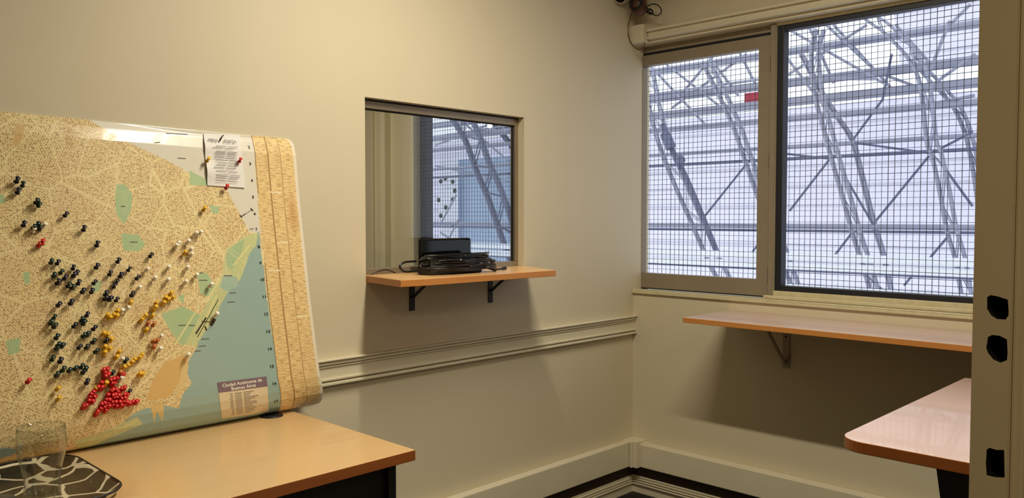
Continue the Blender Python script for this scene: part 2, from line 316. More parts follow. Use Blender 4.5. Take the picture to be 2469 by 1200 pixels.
# thin bracing rods
RODS = [((1904, 508), (2000, 384)), ((2112, 532), (2240, 376)), ((2060, 332), (2128, 240)), ((2128, 240), (2150, 130)), ((2012, 616), (2052, 564)), ((2240, 624), (2284, 572)), ((2180, 688), (2212, 648)),
        ((2060, 344), (2248, 370)), ((1890, 370), (1996, 382)), ((2264, 360), (2345, 318)), ((2268, 392), (2345, 497)), ((2040, 430), (2108, 545)), ((2085, 660), (2135, 705)), ((1700, 520), (1800, 395)), ((1812, 610), (1850, 560)),
        ((2235, 190), (2290, 50)), ((2240, 210), (2352, 130)), ((2130, 180), (2227, 215)), ((1900, 70), (2130, 200)), ((1900, 180), (2090, 60)), ((1940, 40), (2010, 200)), ((2000, 190), (2110, 190)), ((1890, 130), (1990, 260)),
        ((2010, 60), (2160, 225)), ((1560, 230), (1840, 190)), ((1600, 150), (1740, 260)), ((1620, 260), (1800, 130)), ((1690, 110), (1780, 230)), ((1740, 110), (1640, 230)), ((1780, 120), (1850, 260)), ((1560, 150), (1700, 300)), ((1960, 30), (2100, 160)),
        ((1050, 330), (1240, 300)), ((1100, 280), (1240, 400)), ((1050, 350), (1180, 300)), ((1050, 400), (1240, 440)), ((1062, 540), (1100, 470)), ((1062, 560), (1105, 590)), ((1070, 600), (1105, 530)), ((2290, 60), (2340, 10)), ((2160, 60), (2240, 150)), ((2250, 250), (2350, 230))]
rods = []; RODN = ['first', 'second', 'third', 'fourth', 'fifth', 'sixth', 'seventh', 'eighth', 'ninth', 'tenth', 'eleventh', 'twelfth', 'thirteenth', 'fourteenth', 'fifteenth', 'sixteenth', 'seventeenth', 'eighteenth']
for i, (a, b) in enumerate(RODS):
    X = 4.15 + (i % 3)*.09; bm = bmesh.new(); bar(bm, ob(*a, X), ob(*b, X), .011 if i < 15 else .014, 6)
    ux, uy = (a[0]+b[0])/2, (a[1]+b[1])/2
    side = 'interior pane' if a[0] < 1300 else ('casement pane' if a[0] < 1880 else 'right pane')
    rise = 'rising to the right' if (b[0]-a[0])*(b[1]-a[1]) < 0 else 'falling to the right'
    hgt = 'top' if uy < 250 else ('middle' if uy < 480 else 'low part')
    rods.append((side, hgt, ux, tag(obj('bracing_rod', bm, P['steel_d'] if i < 15 else P['steel']), '', 'rod', f'bracing rods in the {hgt} of the {side}'), rise))
for side, hgt, ux, o, rise in rods:
    L = sorted(r[2] for r in rods if r[:2] == (side, hgt)); n = L.index(ux)
    o['label'] = f'thin rod, {RODN[n]} from left in the {side} {hgt}, {rise}'
# dark tube lying on the left truss, with its clamps
bm = bmesh.new(); tube(bm, [ob(1597, 300, 3.9), ob(1625, 372, 3.9), ob(1655, 430, 3.9), ob(1697, 530, 3.9), ob(1730, 612, 3.9)], .030, 8)
tag(obj('drain_pipe', bm, P['steel_d']), 'dark blue pipe running down the truss in the casement pane', 'pipe')
for a, b, lb in (((1603, 322), (1618, 356), 'dark lamp housing clamped high on the truss in the casement pane'), ((1634, 380), (1642, 392), 'small dark lamp clamped below the larger one on the truss')):
    bm = bmesh.new(); bar(bm, ob(*a, 3.85), ob(*b, 3.85), .055, 12); tag(obj('floodlight', bm, P['steel_d'], smooth=False), lb, 'lamp')
# translucent sheeting wall far behind, and the covered roof band at the right
zt = ob(1902, 262, 5.4).z
bm = boxes((5.4, 5.42, -6, 16, -2.5, zt)); tag(obj('translucent_sheeting', bm, sheet_m), 'white translucent ribbed sheeting behind the steel trusses', 'sheeting')
pa, pb = ob(2165, 165, 5.4), ob(2380, -60, 5.4)
bm = bmesh.new(); prism(bm, [(pa.y, ob(2165, 175, 5.4).z), (ob(2120, 20, 5.4).y, pb.z+.6), (-6, pb.z+.6), (-6, ob(2165, 175, 5.4).z)], 5.5, 5.52, axis=0)
tag(obj('roof_sheeting', bm, sheet_m), 'pale roof panel behind the beams at the window top right', 'sheeting')
a = ob(1795, 225, 4.6); b = ob(1850, 246, 4.6); tag(obj('red_banner', boxes((4.6, 4.62, b.y, a.y, b.z, a.z)), P['red']), 'small red banner beside the casement stile, outside', 'banner')
# perforated white plate and blue-grey panel seen through the interior pane
a, b = ob(1058, 385, 4.7), ob(1104, 590, 4.7)
root = empty('perforated_plate', (4.7, a.y, b.z)); tag(root, 'white steel plate with round holes seen through the interior pane', 'plate')
part('plate', boxes((4.7, 4.72, b.y, a.y, b.z, a.z)), P['steel_w'], root)
bm = bmesh.new()
for px, py in ((1063, 437), (1074, 430), (1092, 438), (1097, 460), (1092, 481), (1058, 482), (1075, 500), (1063, 520), (1092, 540)):
    q = ob(px, py, 4.7); bm = bmesh.new(); bar(bm, (4.692, q.y, q.z), (4.701, q.y, q.z), .035, 12); part('hole', bm, P['gap'], root)
a, b = ob(1104, 385, 4.8), ob(1240, 650, 4.8)
tag(obj('blue_grey_panel', boxes((4.8, 4.83, b.y, a.y, b.z, a.z)), P['teal']), 'blue-grey wall panel behind the truss through the interior pane', 'panel')
# bulb in the adjoining room
m = bpy.data.materials.new('lit_bulb'); m.use_nodes = True; bb = m.node_tree.nodes['Principled BSDF']; bb.inputs['Emission Color'].default_value = (1, .9, .75, 1); bb.inputs['Emission Strength'].default_value = 6
q = at(1181, 303, 0, -.25); root = empty('pendant_bulb', (q.x, q.y, CEIL)); tag(root, 'tiny lit bulb hanging beyond the interior pane, near its top right', 'lamp')
bm = bmesh.new(); lathe(bm, [(0, -.014), (.010, -.010), (.014, 0), (.010, .010), (.005, .018), (0, .020)], q, 14); part('bulb', bm, m, root, smooth=True)
bm = bmesh.new(); bar(bm, q+Vector((0, 0, .018)), (q.x, q.y, CEIL), .002, 6); part('cord', bm, P['alu'], root)
# ================================================================== SHELF ON WALL A
ZS = 1.190
root = empty('wall_shelf', (-1.24, 0, ZS)); tag(root, 'pine wall shelf with clipped corner under the small interior window', 'shelf')
bm = bmesh.new(); prism(bm, [(-1.652, -.001), (-1.700, -.262), (-1.60, -.277), (-.925, -.282), (-.800, -.001)], ZS-.024, ZS, 0, 1)
part('shelf_board', bm, [P['shelfw'], P['shelfedge']], root, bevel=.0015)
part('inner_sill', boxes((AX0+.001, AX1-.001, -.001, .034, ZS-.024, ZS)), P['shelfw'], root)
for x in (-1.442, -1.022):
    r2 = part('bracket', boxes((x-.013, x+.013, -.004, -.0005, ZS-.145, ZS-.024), (x-.013, x+.013, -.17, -.0005, ZS-.028, ZS-.024)), P['bracket'], root, bevel=.001)
    bm = bmesh.new(); bar(bm, (x, -.006, ZS-.095), (x, -.10, ZS-.028), .006, 6); bp = obj('brace', bm, P['bracket']); bp.parent = r2
    for v in bp.data.vertices: v.co -= root.location
    r2.location = (0, 0, 0)
# ---- things on shelf A
root = empty('tablet_screen', (-1.36, -.045, ZS)); tag(root, 'black glossy tablet standing against the pane at the shelf back', 'tablet')
bm = boxes((-.133, .133, -.006, .006, .004, .150)); sc = part('screen', boxes((-1.436, -1.178, -.052, -.040, ZS+.002, ZS+.130)), P['gloss'], root, bevel=.006)
part('bezel', boxes((-1.438, -1.176, -.040, -.034, ZS, ZS+.132)), P['cable'], root, bevel=.005)
tag(obj('power_strip', boxes((-1.485, -1.225, -.165, -.085, ZS+.0005, ZS+.036)), P['black'], bevel=.006), 'flat black box under the tangle of black cables', 'box')
bm = bmesh.new(); rnd = random.Random(3)
cx, cy = -1.345, -.135
for i in range(24):
    pts = []; w = rnd.uniform(.11, .175); d = rnd.uniform(.030, .062); zz = ZS+.040+rnd.uniform(-.012 if d > .052 else 0, .032); ph = rnd.uniform(0, 6)
    for k in range(9):
        t = ph+k*math.pi*2/9*rnd.uniform(.96, 1.04); pts.append((cx+.01+math.cos(t)*w, cy+math.sin(t)*d, zz+rnd.uniform(-.006, .008)))
    tube(bm, pts, .0032, 6, 5)
for k in range(9):
    z = ZS+.014+k*.005; tube(bm, [(cx-.14, cy-.02, z), (cx-.05+rnd.uniform(-.02, .02), cy-.055, z+rnd.uniform(-.01, .01)), (cx+.06, cy-.05, z), (cx+.17, cy-.03+rnd.uniform(-.02, .02), z+rnd.uniform(-.008, .008)), (cx+.20+rnd.uniform(0, .02), cy, z-.02)], .003, 6)
cb = obj('cable_tangle', bm, P['cable'], smooth=True); tag(cb, 'heap of coiled black cables piled in front of the tablet', 'cables')
bm = bmesh.new(); tube(bm, [(-1.19, -.13, ZS+.02), (-1.14, -.135, ZS+.006), (-1.09, -.13, ZS+.006), (-1.055, -.12, ZS+.006)], .004); bar(bm, (-1.075, -.124, ZS+.007), (-1.048, -.118, ZS+.007), .0065, 8)
o = obj('cable_plug', bm, P['cable'], cb, smooth=True)
bm = bmesh.new(); lathe(bm, [(0, -.004), (.004, 0), (0, .004)], (-1.365, -.195, ZS+.055), 8); obj('silver_plug', bm, P['silver'], cb, smooth=True)['label'] = 'shiny silver plug'
bm = bmesh.new(); tube(bm, [(-1.42, -.03, ZS+.012), (-1.46, -.03, ZS+.008), (-1.500, -.025, ZS+.010), (-1.515, -.02, ZS+.030), (-1.49, -.02, ZS+.044), (-1.44, -.025, ZS+.046)], .0042)
tag(obj('cable_loop', bm, P['cable'], smooth=True), 'black cable loop standing left of the tablet', 'cable')
bm = bmesh.new(); tube(bm, [(-1.62, .015, ZS+.003), (-1.585, .010, ZS+.014), (-1.55, .012, ZS+.016), (-1.51, .014, ZS+.003)], .0022)
tag(obj('thin_cable', bm, P['cable'], smooth=True), 'thin cable arching off the shelf near its left end', 'cable')
# ================================================================== SHELF ON WALL B
ZB = .975
root = empty('wall_shelf', (0, -1.2, ZB)); tag(root, 'long laminate wall shelf under the big meshed window', 'shelf')
bm = bmesh.new(); prism(bm, [(-.001, -.545), (-.398, -.545), (-.398, -1.97), (-.001, -1.97)], ZB-.022, ZB, 0, 1)
part('shelf_board', bm, [P['pink'], P['shelfedge']], root, bevel=.0015)
yb = -.825
r2 = part('bracket', boxes((-.004, -.0005, yb-.017, yb+.017, ZB-.235, ZB-.022), (-.21, -.0005, yb-.015, yb+.015, ZB-.026, ZB-.022)), P['greybr'], root, bevel=.001)
bm = bmesh.new(); bar(bm, (-.006, yb+.004, ZB-.215), (-.20, yb, ZB-.03), .009, 6); part('brace', bm, P['greybr'], root)
for z in (ZB-.095, ZB-.215):
    bm = bmesh.new(); bar(bm, (-.007, yb, z), (-.003, yb, z), .004, 10); part('screw', bm, P['gap'], root)
# ================================================================== DESKS
def round_rect(x0, x1, y0, y1, rr, n=8, which=(1, 1, 1, 1)):
    pts = []
    for (cx_, cy_, a0, w) in ((x1-rr, y1-rr, 0, which[0]), (x0+rr, y1-rr, 90, which[1]), (x0+rr, y0+rr, 180, which[2]), (x1-rr, y0+rr, 270, which[3])):
        if w:
            for k in range(n+1):
                t = math.radians(a0+90*k/n); pts.append((cx_+rr*math.cos(t), cy_+rr*math.sin(t)))
        else:
            sx = 1 if a0 in (0, 270) else -1; sy = 1 if a0 in (0, 90) else -1; pts.append((cx_+rr*sx, cy_+rr*sy))
    return pts
ZT = .755
root = empty('office_desk', (-3.1, -.36, 0)); tag(root, 'beech laminate desk under the pinned city map', 'desk')
bm = bmesh.new(); prism(bm, [(-1.983, -.012), (-4.3, -.012), (-4.3, -.692), (-1.986, -.692)], ZT-.030, ZT, 0, 1)
part('desktop', bm, [P['beech'], P['edge']], root, bevel=.002)
part('side_panel', boxes((-2.055, -2.03, -.66, -.045, 0, ZT-.031)), P['black'], root)
part('side_panel', boxes((-4.25, -4.225, -.66, -.045, 0, ZT-.031)), P['black'], root)
part('front_panel', boxes((-4.225, -2.055, -.64, -.62, .1, ZT-.031)), P['black'], root)
bm = bmesh.new(); gx, gy = -2.068, -.052
lathe(bm, [(0, .004), (.022, .005), (.034, .004), (.037, .0008), (.037, 0), (0, 0)], (gx, gy, ZT+.0005), 36); part('cable_grommet', bm, P['black'], root, smooth=True)
ZR = .870
root = empty('side_table', (-.8, -1.85, 0)); tag(root, 'pale pink topped table with rounded corner by the door edge', 'table')
bm = bmesh.new(); prism(bm, round_rect(-1.462, -.42, -2.085, -1.652, .065, which=(0, 1, 0, 0)), ZR-.028, ZR, 0, 1)
part('tabletop', bm, [P['pink'], P['edge']], root, bevel=.002)
ly, ly2 = at(2262, 1138, 0, -1.41).y, at(2274, 1200, 0, -1.41).y; lz = at(2262, 1200, 0, -1.41).z; sl = (ly2-ly)/(ZR-.029-lz)
bm = bmesh.new(); prism(bm, [(ly, ZR-.029), (-2.07, ZR-.029), (-2.07, 0), (ly+sl*.5, ZR-.53), (ly+sl*.5, 0)][:0] or [(ly, ZR-.029), (-2.07, ZR-.029), (-2.07, 0), (max(ly+sl*.4, -2.03), 0), (max(ly+sl*.4, -2.03), ZR-.43)], -1.43, -1.39, axis=0)
part('leg', bm, P['black'], root, bevel=.002)
part('leg', boxes((-.50, -.46, -2.06, -1.75, 0, ZR-.029)), P['black'], root, bevel=.003)
# ================================================================== MAP
XL = -3.06
PZ = [.757, .768, .785, .81, .84, .87, .90, 1.0, 1.2, 1.4, 1.55, 1.62, 1.655, 1.675]
PY = [-.028, -.052, -.070, -.084, -.092, -.094, -.092, -.083, -.064, -.044, -.030, -.024, -.014, -.004]
XZ = [.757, .80, .88, 1.14, 1.46, 1.68]; XV = [-1.884, -1.892, -1.912, -1.932, -1.949, -1.957]
ZB0 = .757
def ztop(u): return 1.682-.018*u
def prof_y(z): return float(np.interp(z, PZ, PY))
def S(u, v, off=0):
    z = ZB0+(ztop(u)-ZB0)*v; xr = float(np.interp(z, XZ, XV)); x = XL+(xr-XL)*u
    wob = .006*math.sin(u*9+1.3)*max(0, (v-.6))/.4
    y = prof_y(1.675 if v >= 1 else ZB0+(1.675-ZB0)*v)+wob*.6
    dy = (prof_y(z+.004)-prof_y(z-.004))/.008
    n = Vector((0, -1, dy)).normalized()
    return Vector((x, min(y, -.0065), z))+n*off
def uv_at(px, py):
    y = -.06
    for _ in range(14):
        q = at(px, py, 1, y); u = 0.5
        xr = float(np.interp(q.z, XZ, XV)); u = (q.x-XL)/(xr-XL); v = (q.z-ZB0)/(ztop(u)-ZB0)
        y = .5*y+.5*S(min(max(u, 0), 1), min(max(v, 0), 1)).y
    return u, v
def poly_uv(p): return [uv_at(*q) for q in p]
NU, NV = 460, 400
U, V = np.meshgrid(np.linspace(0, 1, NU), np.linspace(0, 1, NV))
def inside(poly):
    r = np.zeros(U.shape, bool); n = len(poly)
    for i in range(n):
        (x1, y1), (x2, y2) = poly[i], poly[(i+1) % n]
        if y1 == y2: continue
        c = ((y1 > V) != (y2 > V)) & (U < (x2-x1)*(V-y1)/(y2-y1)+x1); r ^= c
    return r
rng = np.random.default_rng(5)
col = np.zeros(U.shape+(4,)); col[..., :3] = lin((226, 204, 158)); col[..., 3] = 1
msk = np.zeros(U.shape+(4,)); msk[..., 0] = 1; msk[..., 3] = 1
def wavy(a, f=26, s=.05):
    return np.sin(U*f+1.7*np.sin(V*f*.7+a))*np.sin(V*f*1.1+a*2)
base = np.array(lin((240, 220, 166))); warm_ = np.array(lin((228, 198, 148))); yel = np.array(lin((236, 222, 160)))
t1 = np.clip(wavy(1)*.5+.5, 0, 1)[..., None]; t2 = np.clip(wavy(4, 15)*.5+.5, 0, 1)[..., None]
col[..., :3] = base*(1-.5*t1)+warm_*.5*t1; col[..., :3] = col[..., :3]*(1-.35*t2)+yel*.35*t2
def paint(poly, rgb, street=0, k=1.0):
    m_ = inside(poly_uv(poly)); col[m_, :3] = col[m_, :3]*(1-k)+np.array(lin(rgb))*k
    if street is not None: msk[m_, 0] = street
WATER, GREEN, LGREEN = (154, 182, 176), (174, 202, 156), (204, 212, 156)
paint([(150, 240), (230, 298), (300, 340), (400, 385), (480, 430), (545, 455), (570, 500), (602, 560), (628, 562), (606, 300), (300, 240)], (224, 220, 206), .0)
paint([(624, 558), (600, 575), (590, 620), (585, 655), (572, 680), (548, 705), (530, 722), (528, 745), (512, 778), (486, 806), (474, 838), (456, 868), (450, 895), (462, 925), (440, 950), (430, 985), (395, 975), (345, 985), (318, 1000), (262, 1046), (180, 1100), (690, 1080), (672, 990)], WATER, 0)
paint([(0, 1080), (20, 1078), (36, 1082), (48, 1066), (56, 1085), (30, 1096), (0, 1105), (-30, 1120), (-30, 1085)], WATER, .1)
paint([(395, 875), (458, 850), (448, 880), (430, 925), (408, 958), (352, 966), (368, 915)], (220, 184, 118), 0)
paint([(440, 870), (455, 880), (446, 930), (432, 960), (424, 950), (436, 905)], (224, 200, 140), 0)
paint([(360, 975), (395, 972), (392, 1015), (378, 990), (372, 1018), (366, 990)], (222, 196, 130), 0)
for g in ([(280, 445), (302, 445), (320, 470), (315, 510), (300, 540), (282, 520), (277, 490)], [(292, 563), (335, 565), (350, 590), (335, 606), (298, 604)], [(456, 410), (500, 434), (503, 448), (458, 446)],
          [(-30, 468), (10, 470), (14, 488), (-30, 496)], [(55, 655), (72, 655), (72, 682), (60, 686)], [(505, 495), (528, 497), (526, 516), (512, 514)], [(222, 680), (246, 676), (240, 700), (226, 706)],
          [(475, 658), (498, 658), (522, 690), (500, 716), (482, 706)], [(388, 757), (440, 738), (482, 758), (496, 792), (440, 834), (412, 800)], [(428, 716), (446, 708), (442, 734)], [(14, 820), (50, 815), (46, 850), (20, 856)]): paint(g, GREEN, .12)
for g in ([(545, 600), (590, 570), (622, 560), (618, 590), (602, 610), (592, 640), (580, 672), (552, 700), (540, 720), (512, 770), (470, 838), (446, 828), (500, 730), (536, 660)], [(180, 1062), (250, 1040), (332, 1004), (345, 1022), (262, 1056), (190, 1090)]): paint(g, LGREEN, .25)
paint([(548, 602), (590, 575), (580, 620), (560, 650), (545, 640)], (176, 204, 160), .4)
paint([(540, 662), (572, 668), (574, 690), (545, 702), (530, 690)], (168, 196, 180), .1)
paint([(36, 300), (60, 305), (46, 360), (32, 350)], (214, 176, 112), .3, .7)
paint([(150, 300), (185, 300), (170, 360), (158, 350)], (206, 176, 120), 1, .5)
for a in ((496, 722, 530, 672), (480, 800, 520, 712), (420, 830, 480, 735), (560, 640, 600, 590), (250, 1050, 330, 1012)):   # avenues
    paint([(a[0], a[1]), (a[0]+4, a[1]+1), (a[2]+4, a[3]+1), (a[2], a[3])], (226, 222, 160), 0)
# index columns and white margin, bounded by straight lines in the sheet
uI = [uv_at(606, 330)[0], uv_at(672, 985)[0]]; uM = [uv_at(694, 335)[0], uv_at(759, 972)[0]]
idx = U > (uI[1]+(uI[0]-uI[1])*V); mar = U > .990
col[idx, :3] = lin((236, 208, 150)); msk[idx, 0] = 0; msk[idx, 1] = 1
ucol = (U-uI[0])/(1-uI[0])
stain = np.clip(1-((V-.72)/.09)**2-((U-.972)/.02)**2, 0, 1)[..., None]; col[..., :3] = col[..., :3]*(1-.5*stain)+np.array(lin((196, 146, 80)))*.5*stain
for c_ in (.335, .66):
    k = idx & (np.abs((U-uI[0])/(.990-uI[0])-c_) < .012); col[k, :3] = lin((168, 132, 84)); msk[k, 1] = 0
k = idx & (np.abs(U-(uI[1]+(uI[0]-uI[1])*V)) < .0016); col[k, :3] = lin((120, 96, 66)); msk[k, 1] = 0
for c_, v_ in ((.45, .80), (.2, .52), (.8, .35), (.5, .62)):
    k = idx & (np.abs((U-uI[0])/(.99-uI[0])-c_) < .15) & (np.abs(V-v_) < .003); col[k, :3] = lin((244, 230, 190)); msk[k, 1] = 0
col[mar, :3] = lin((232, 222, 200)); msk[mar, :2] = 0
me = bpy.data.meshes.new('map_sheet')
verts = np.array([S(u, v) for v in np.linspace(0, 1, NV) for u in np.linspace(0, 1, NU)])
# rounded corners at the right
vv = verts.reshape(NV, NU, 3)
for j in range(NV):
    v = j/(NV-1); z_in = min(v, 1-v)*.92
    if z_in < .022:
        dx = .022-math.sqrt(max(0, .022**2-(.022-z_in)**2)); ur = 1-dx/1.15
        for i in range(NU-24, NU):
            u = i/(NU-1); f = (i-(NU-24))/23; uu = (NU-24)/(NU-1)+(ur-(NU-24)/(NU-1))*f; vv[j, i] = S(uu, v)
verts = vv.reshape(-1, 3); i = np.arange((NV-1)*(NU-1)); r_, c_ = i//(NU-1), i % (NU-1); a = r_*NU+c_
faces = np.stack([a, a+1, a+NU+1, a+NU], 1)
me.vertices.add(len(verts)); me.vertices.foreach_set('co', verts.ravel().astype(np.float32))
me.loops.add(faces.size); me.loops.foreach_set('vertex_index', faces.ravel().astype(np.int32))
me.polygons.add(len(faces)); me.polygons.foreach_set('loop_start', np.arange(0, faces.size, 4, dtype=np.int32)); me.polygons.foreach_set('loop_total', np.full(len(faces), 4, np.int32))
me.update(calc_edges=True)
for nm, arr in (('print', col), ('mask', msk), ('uvpos', np.dstack([U, V, U*0, U*0+1]))):
    at_ = me.attributes.new(nm, 'FLOAT_COLOR', 'POINT'); at_.data.foreach_set('color', arr.reshape(-1).astype(np.float32))
for p in me.polygons: p.use_smooth = True
m = mat('printed_map', (220, 200, 150), .30, coat=.75); nt = m.node_tree; N = nt.nodes; Lk = nt.links; b = N['Principled BSDF']; b.inputs['Coat Roughness'].default_value = .12; b.inputs['Specular IOR Level'].default_value = .3
def node(t, **k):
    n = N.new(t)
    for kk, vvv in k.items(): setattr(n, kk, vvv)
    return n
aP, aM, aU = [node('ShaderNodeAttribute', attribute_name=x) for x in ('print', 'mask', 'uvpos')]
mp = node('ShaderNodeMapping'); mp.inputs['Scale'].default_value = (1.15, .93, 1); Lk.new(aU.outputs['Color'], mp.inputs[0])
vo = node('ShaderNodeTexVoronoi'); vo.inputs['Scale'].default_value = 7; Lk.new(mp.outputs[0], vo.inputs['Vector'])
sp = node('ShaderNodeSeparateColor'); Lk.new(vo.outputs['Color'], sp.inputs[0])
ang = node('ShaderNodeMath', operation='MULTIPLY'); ang.inputs[1].default_value = 3.14; Lk.new(sp.outputs[0], ang.inputs[0])
vr = node('ShaderNodeVectorRotate', rotation_type='Z_AXIS'); Lk.new(mp.outputs[0], vr.inputs['Vector']); Lk.new(ang.outputs[0], vr.inputs['Angle'])
br = node('ShaderNodeTexBrick'); Lk.new(vr.outputs[0], br.inputs['Vector'])
br.inputs['Scale'].default_value = 1; br.inputs['Brick Width'].default_value = .0095; br.inputs['Row Height'].default_value = .0056; br.inputs['Mortar Size'].default_value = .0011; br.inputs['Mortar Smooth'].default_value = .4
n1 = node('ShaderNodeTexNoise'); n1.inputs['Scale'].default_value = 150; n1.inputs['Detail'].default_value = 3; Lk.new(mp.outputs[0], n1.inputs['Vector'])
r1 = node('ShaderNodeValToRGB'); r1.color_ramp.elements[0].position = .42; r1.color_ramp.elements[1].position = .62; Lk.new(n1.outputs['Fac'], r1.inputs[0])
n2 = node('ShaderNodeTexNoise'); n2.inputs['Scale'].default_value = 60; n2.inputs['Detail'].default_value = 4; Lk.new(mp.outputs[0], n2.inputs['Vector'])
r2_ = node('ShaderNodeValToRGB'); r2_.color_ramp.elements[0].position = .62; r2_.color_ramp.elements[1].position = .72; Lk.new(n2.outputs['Fac'], r2_.inputs[0])
vo2 = node('ShaderNodeTexVoronoi', feature='DISTANCE_TO_EDGE'); vo2.inputs['Scale'].default_value = 16; Lk.new(mp.outputs[0], vo2.inputs['Vector'])
r3 = node('ShaderNodeValToRGB'); r3.color_ramp.elements[0].position = .012; r3.color_ramp.elements[0].color = (1, 1, 1, 1); r3.color_ramp.elements[1].position = .03; r3.color_ramp.elements[1].color = (0, 0, 0, 1); Lk.new(vo2.outputs['Distance'], r3.inputs[0])
sm = node('ShaderNodeSeparateColor'); Lk.new(aM.outputs['Color'], sm.inputs[0])
def mul(a_, b_=None, k=None):
    n = node('ShaderNodeMath', operation='MULTIPLY'); Lk.new(a_, n.inputs[0])
    if b_ is not None: Lk.new(b_, n.inputs[1])
    else: n.inputs[1].default_value = k
    return n.outputs[0]
def mixc(fac, a_, rgb):
    n = node('ShaderNodeMix', data_type='RGBA'); Lk.new(fac, n.inputs[0]); Lk.new(a_, n.inputs[6]); n.inputs[7].default_value = lin(rgb)+(1,); return n.outputs[2]
c1 = mixc(mul(mul(br.outputs['Fac'], r1.outputs[0]), sm.outputs[0]), aP.outputs['Color'], (132, 104, 72))
c2 = mixc(mul(mul(r3.outputs[0], sm.outputs[0]), k=.30), c1, (190, 140, 84))
c3 = mixc(mul(mul(r2_.outputs[0], sm.outputs[0]), k=.6), c2, (140, 98, 60))
vo3 = node('ShaderNodeTexVoronoi', feature='DISTANCE_TO_EDGE'); vo3.inputs['Scale'].default_value = 9.5; Lk.new(mp.outputs[0], vo3.inputs['Vector'])
r5 = node('ShaderNodeValToRGB'); r5.color_ramp.elements[0].position = .012; r5.color_ramp.elements[0].color = (1, 1, 1, 1); r5.color_ramp.elements[1].position = .026; r5.color_ramp.elements[1].color = (0, 0, 0, 1); Lk.new(vo3.outputs['Distance'], r5.inputs[0])
# index lines of tiny print
su = node('ShaderNodeSeparateColor'); Lk.new(aU.outputs['Color'], su.inputs[0])
cb2 = node('ShaderNodeCombineXYZ'); Lk.new(mul(su.outputs[0], k=55), cb2.inputs[0]); Lk.new(mul(su.outputs[1], k=330), cb2.inputs[1])
n4 = node('ShaderNodeTexNoise'); n4.inputs['Scale'].default_value = 1; n4.inputs['Detail'].default_value = 2; Lk.new(cb2.outputs[0], n4.inputs['Vector'])
r4 = node('ShaderNodeValToRGB'); r4.color_ramp.elements[0].position = .50; r4.color_ramp.elements[1].position = .60; Lk.new(n4.outputs['Fac'], r4.inputs[0])
c3 = mixc(mul(mul(r5.outputs[0], sm.outputs[0]), k=.6), c3, (246, 232, 180))
c4 = mixc(mul(mul(r4.outputs[0], sm.outputs[1]), k=.55), c3, (150, 106, 60))
Lk.new(c4, b.inputs['Base Color'])
bn = node('ShaderNodeTexNoise'); bn.inputs['Scale'].default_value = 9; Lk.new(mp.outputs[0], bn.inputs['Vector'])
bp_ = node('ShaderNodeBump'); bp_.inputs['Strength'].default_value = .25; bp_.inputs['Distance'].default_value = .01; Lk.new(bn.outputs['Fac'], bp_.inputs['Height']); Lk.new(bp_.outputs[0], b.inputs['Coat Normal'])
mapr = empty('city_map', (-2.5, -.05, .757)); tag(mapr, 'large laminated city street map full of push pins, leaning on the wall', 'map')
for q in me.vertices: pass
co_ = verts-np.array(mapr.location); me.vertices.foreach_set('co', co_.ravel().astype(np.float32)); me.update()
me.materials.append(m); me.materials.append(P['white'])
mo = bpy.data.objects.new('printed_sheet', me); C.objects.link(mo); mo.parent = mapr
sd = mo.modifiers.new('thick', 'SOLIDIFY'); sd.thickness = .004; sd.offset = -1 if S(0.5, .5).y else 1; sd.material_offset_rim = 1
def onmap(fn, quad_n=(12, 12), off=.0008):
    """patch on the map; fn(s,t)->px,py with s,t in 0..1"""
    bm = bmesh.new(); g = []
    for j in range(quad_n[1]+1):
        g.append([bm.verts.new(S(*uv_at(*fn(i/quad_n[0], j/quad_n[1])), off)) for i in range(quad_n[0]+1)])
    for j in range(quad_n[1]):
        for i in range(quad_n[0]): bm.faces.new([g[j][i], g[j][i+1], g[j+1][i+1], g[j+1][i]])
    return bm
def bil(tl, tr, br_, bl):
    return lambda s, t: tuple((tl[k]*(1-s)+tr[k]*s)*(1-t)+(bl[k]*(1-s)+br_[k]*s)*t for k in (0, 1))
def line_on(bm, a, b_, w, off=.0012, n=6):
    ua, ub = uv_at(*a), uv_at(*b_); A, B = S(*ua, off), S(*ub, off); d = (B-A).normalized(); nn = Vector((0, -1, 0)); s = d.cross(nn).normalized()*w/2; prev = None
    for i in range(n+1):
        u = ua[0]+(ub[0]-ua[0])*i/n; v = ua[1]+(ub[1]-ua[1])*i/n; p = S(u, v, off); cur = (bm.verts.new(p+s), bm.verts.new(p-s))
        if prev: bm.faces.new([prev[0], cur[0], cur[1], prev[1]])
        prev = cur
def text_on(bm, s, fn, size, bold=False, aspect=1.0, off=.0014):
    """fn maps text plane (x right, y up, metres) to (u,v)"""
    vs, fs = text_mesh(s, size, bold); nv = [bm.verts.new(S(*fn(x*aspect, y), off)) for x, y, z in vs]
    for f in fs:
        try: bm.faces.new([nv[k] for k in f])
        except ValueError: pass
def anchor(px, py):
    u, v = uv_at(px, py); return lambda x, y: (u+x/1.13, v+y/.92)
# title block
part('title_band', onmap(bil((523, 922), (642, 907), (645, 931), (527, 947))), P['purple'], mapr)['label'] = 'mauve title band'
part('legend_panel', onmap(bil((527, 947), (645, 931), (648, 991), (535, 1009))), P['panelp'], mapr)
bm = bmesh.new(); text_on(bm, 'Ciudad Autónoma de', anchor(584, 922.5), .0150, True); text_on(bm, 'Buenos Aires', anchor(587, 932.5), .0150, True)
part('title_lettering', bm, P['white'], mapr)
bm = bmesh.new(); rnd = random.Random(9)
f = bil((527, 947), (645, 931), (648, 991), (535, 1009))
for i in range(13):
    t = .10+i*.066
    for s0, s1 in ((.32, .46), (.5, rnd.uniform(.62, .82)), (rnd.uniform(.2, .24), .28)): line_on(bm, f(s0, t), f(s1, t), .0018, n=2)
part('legend_lines', bm, P['ink'], mapr)
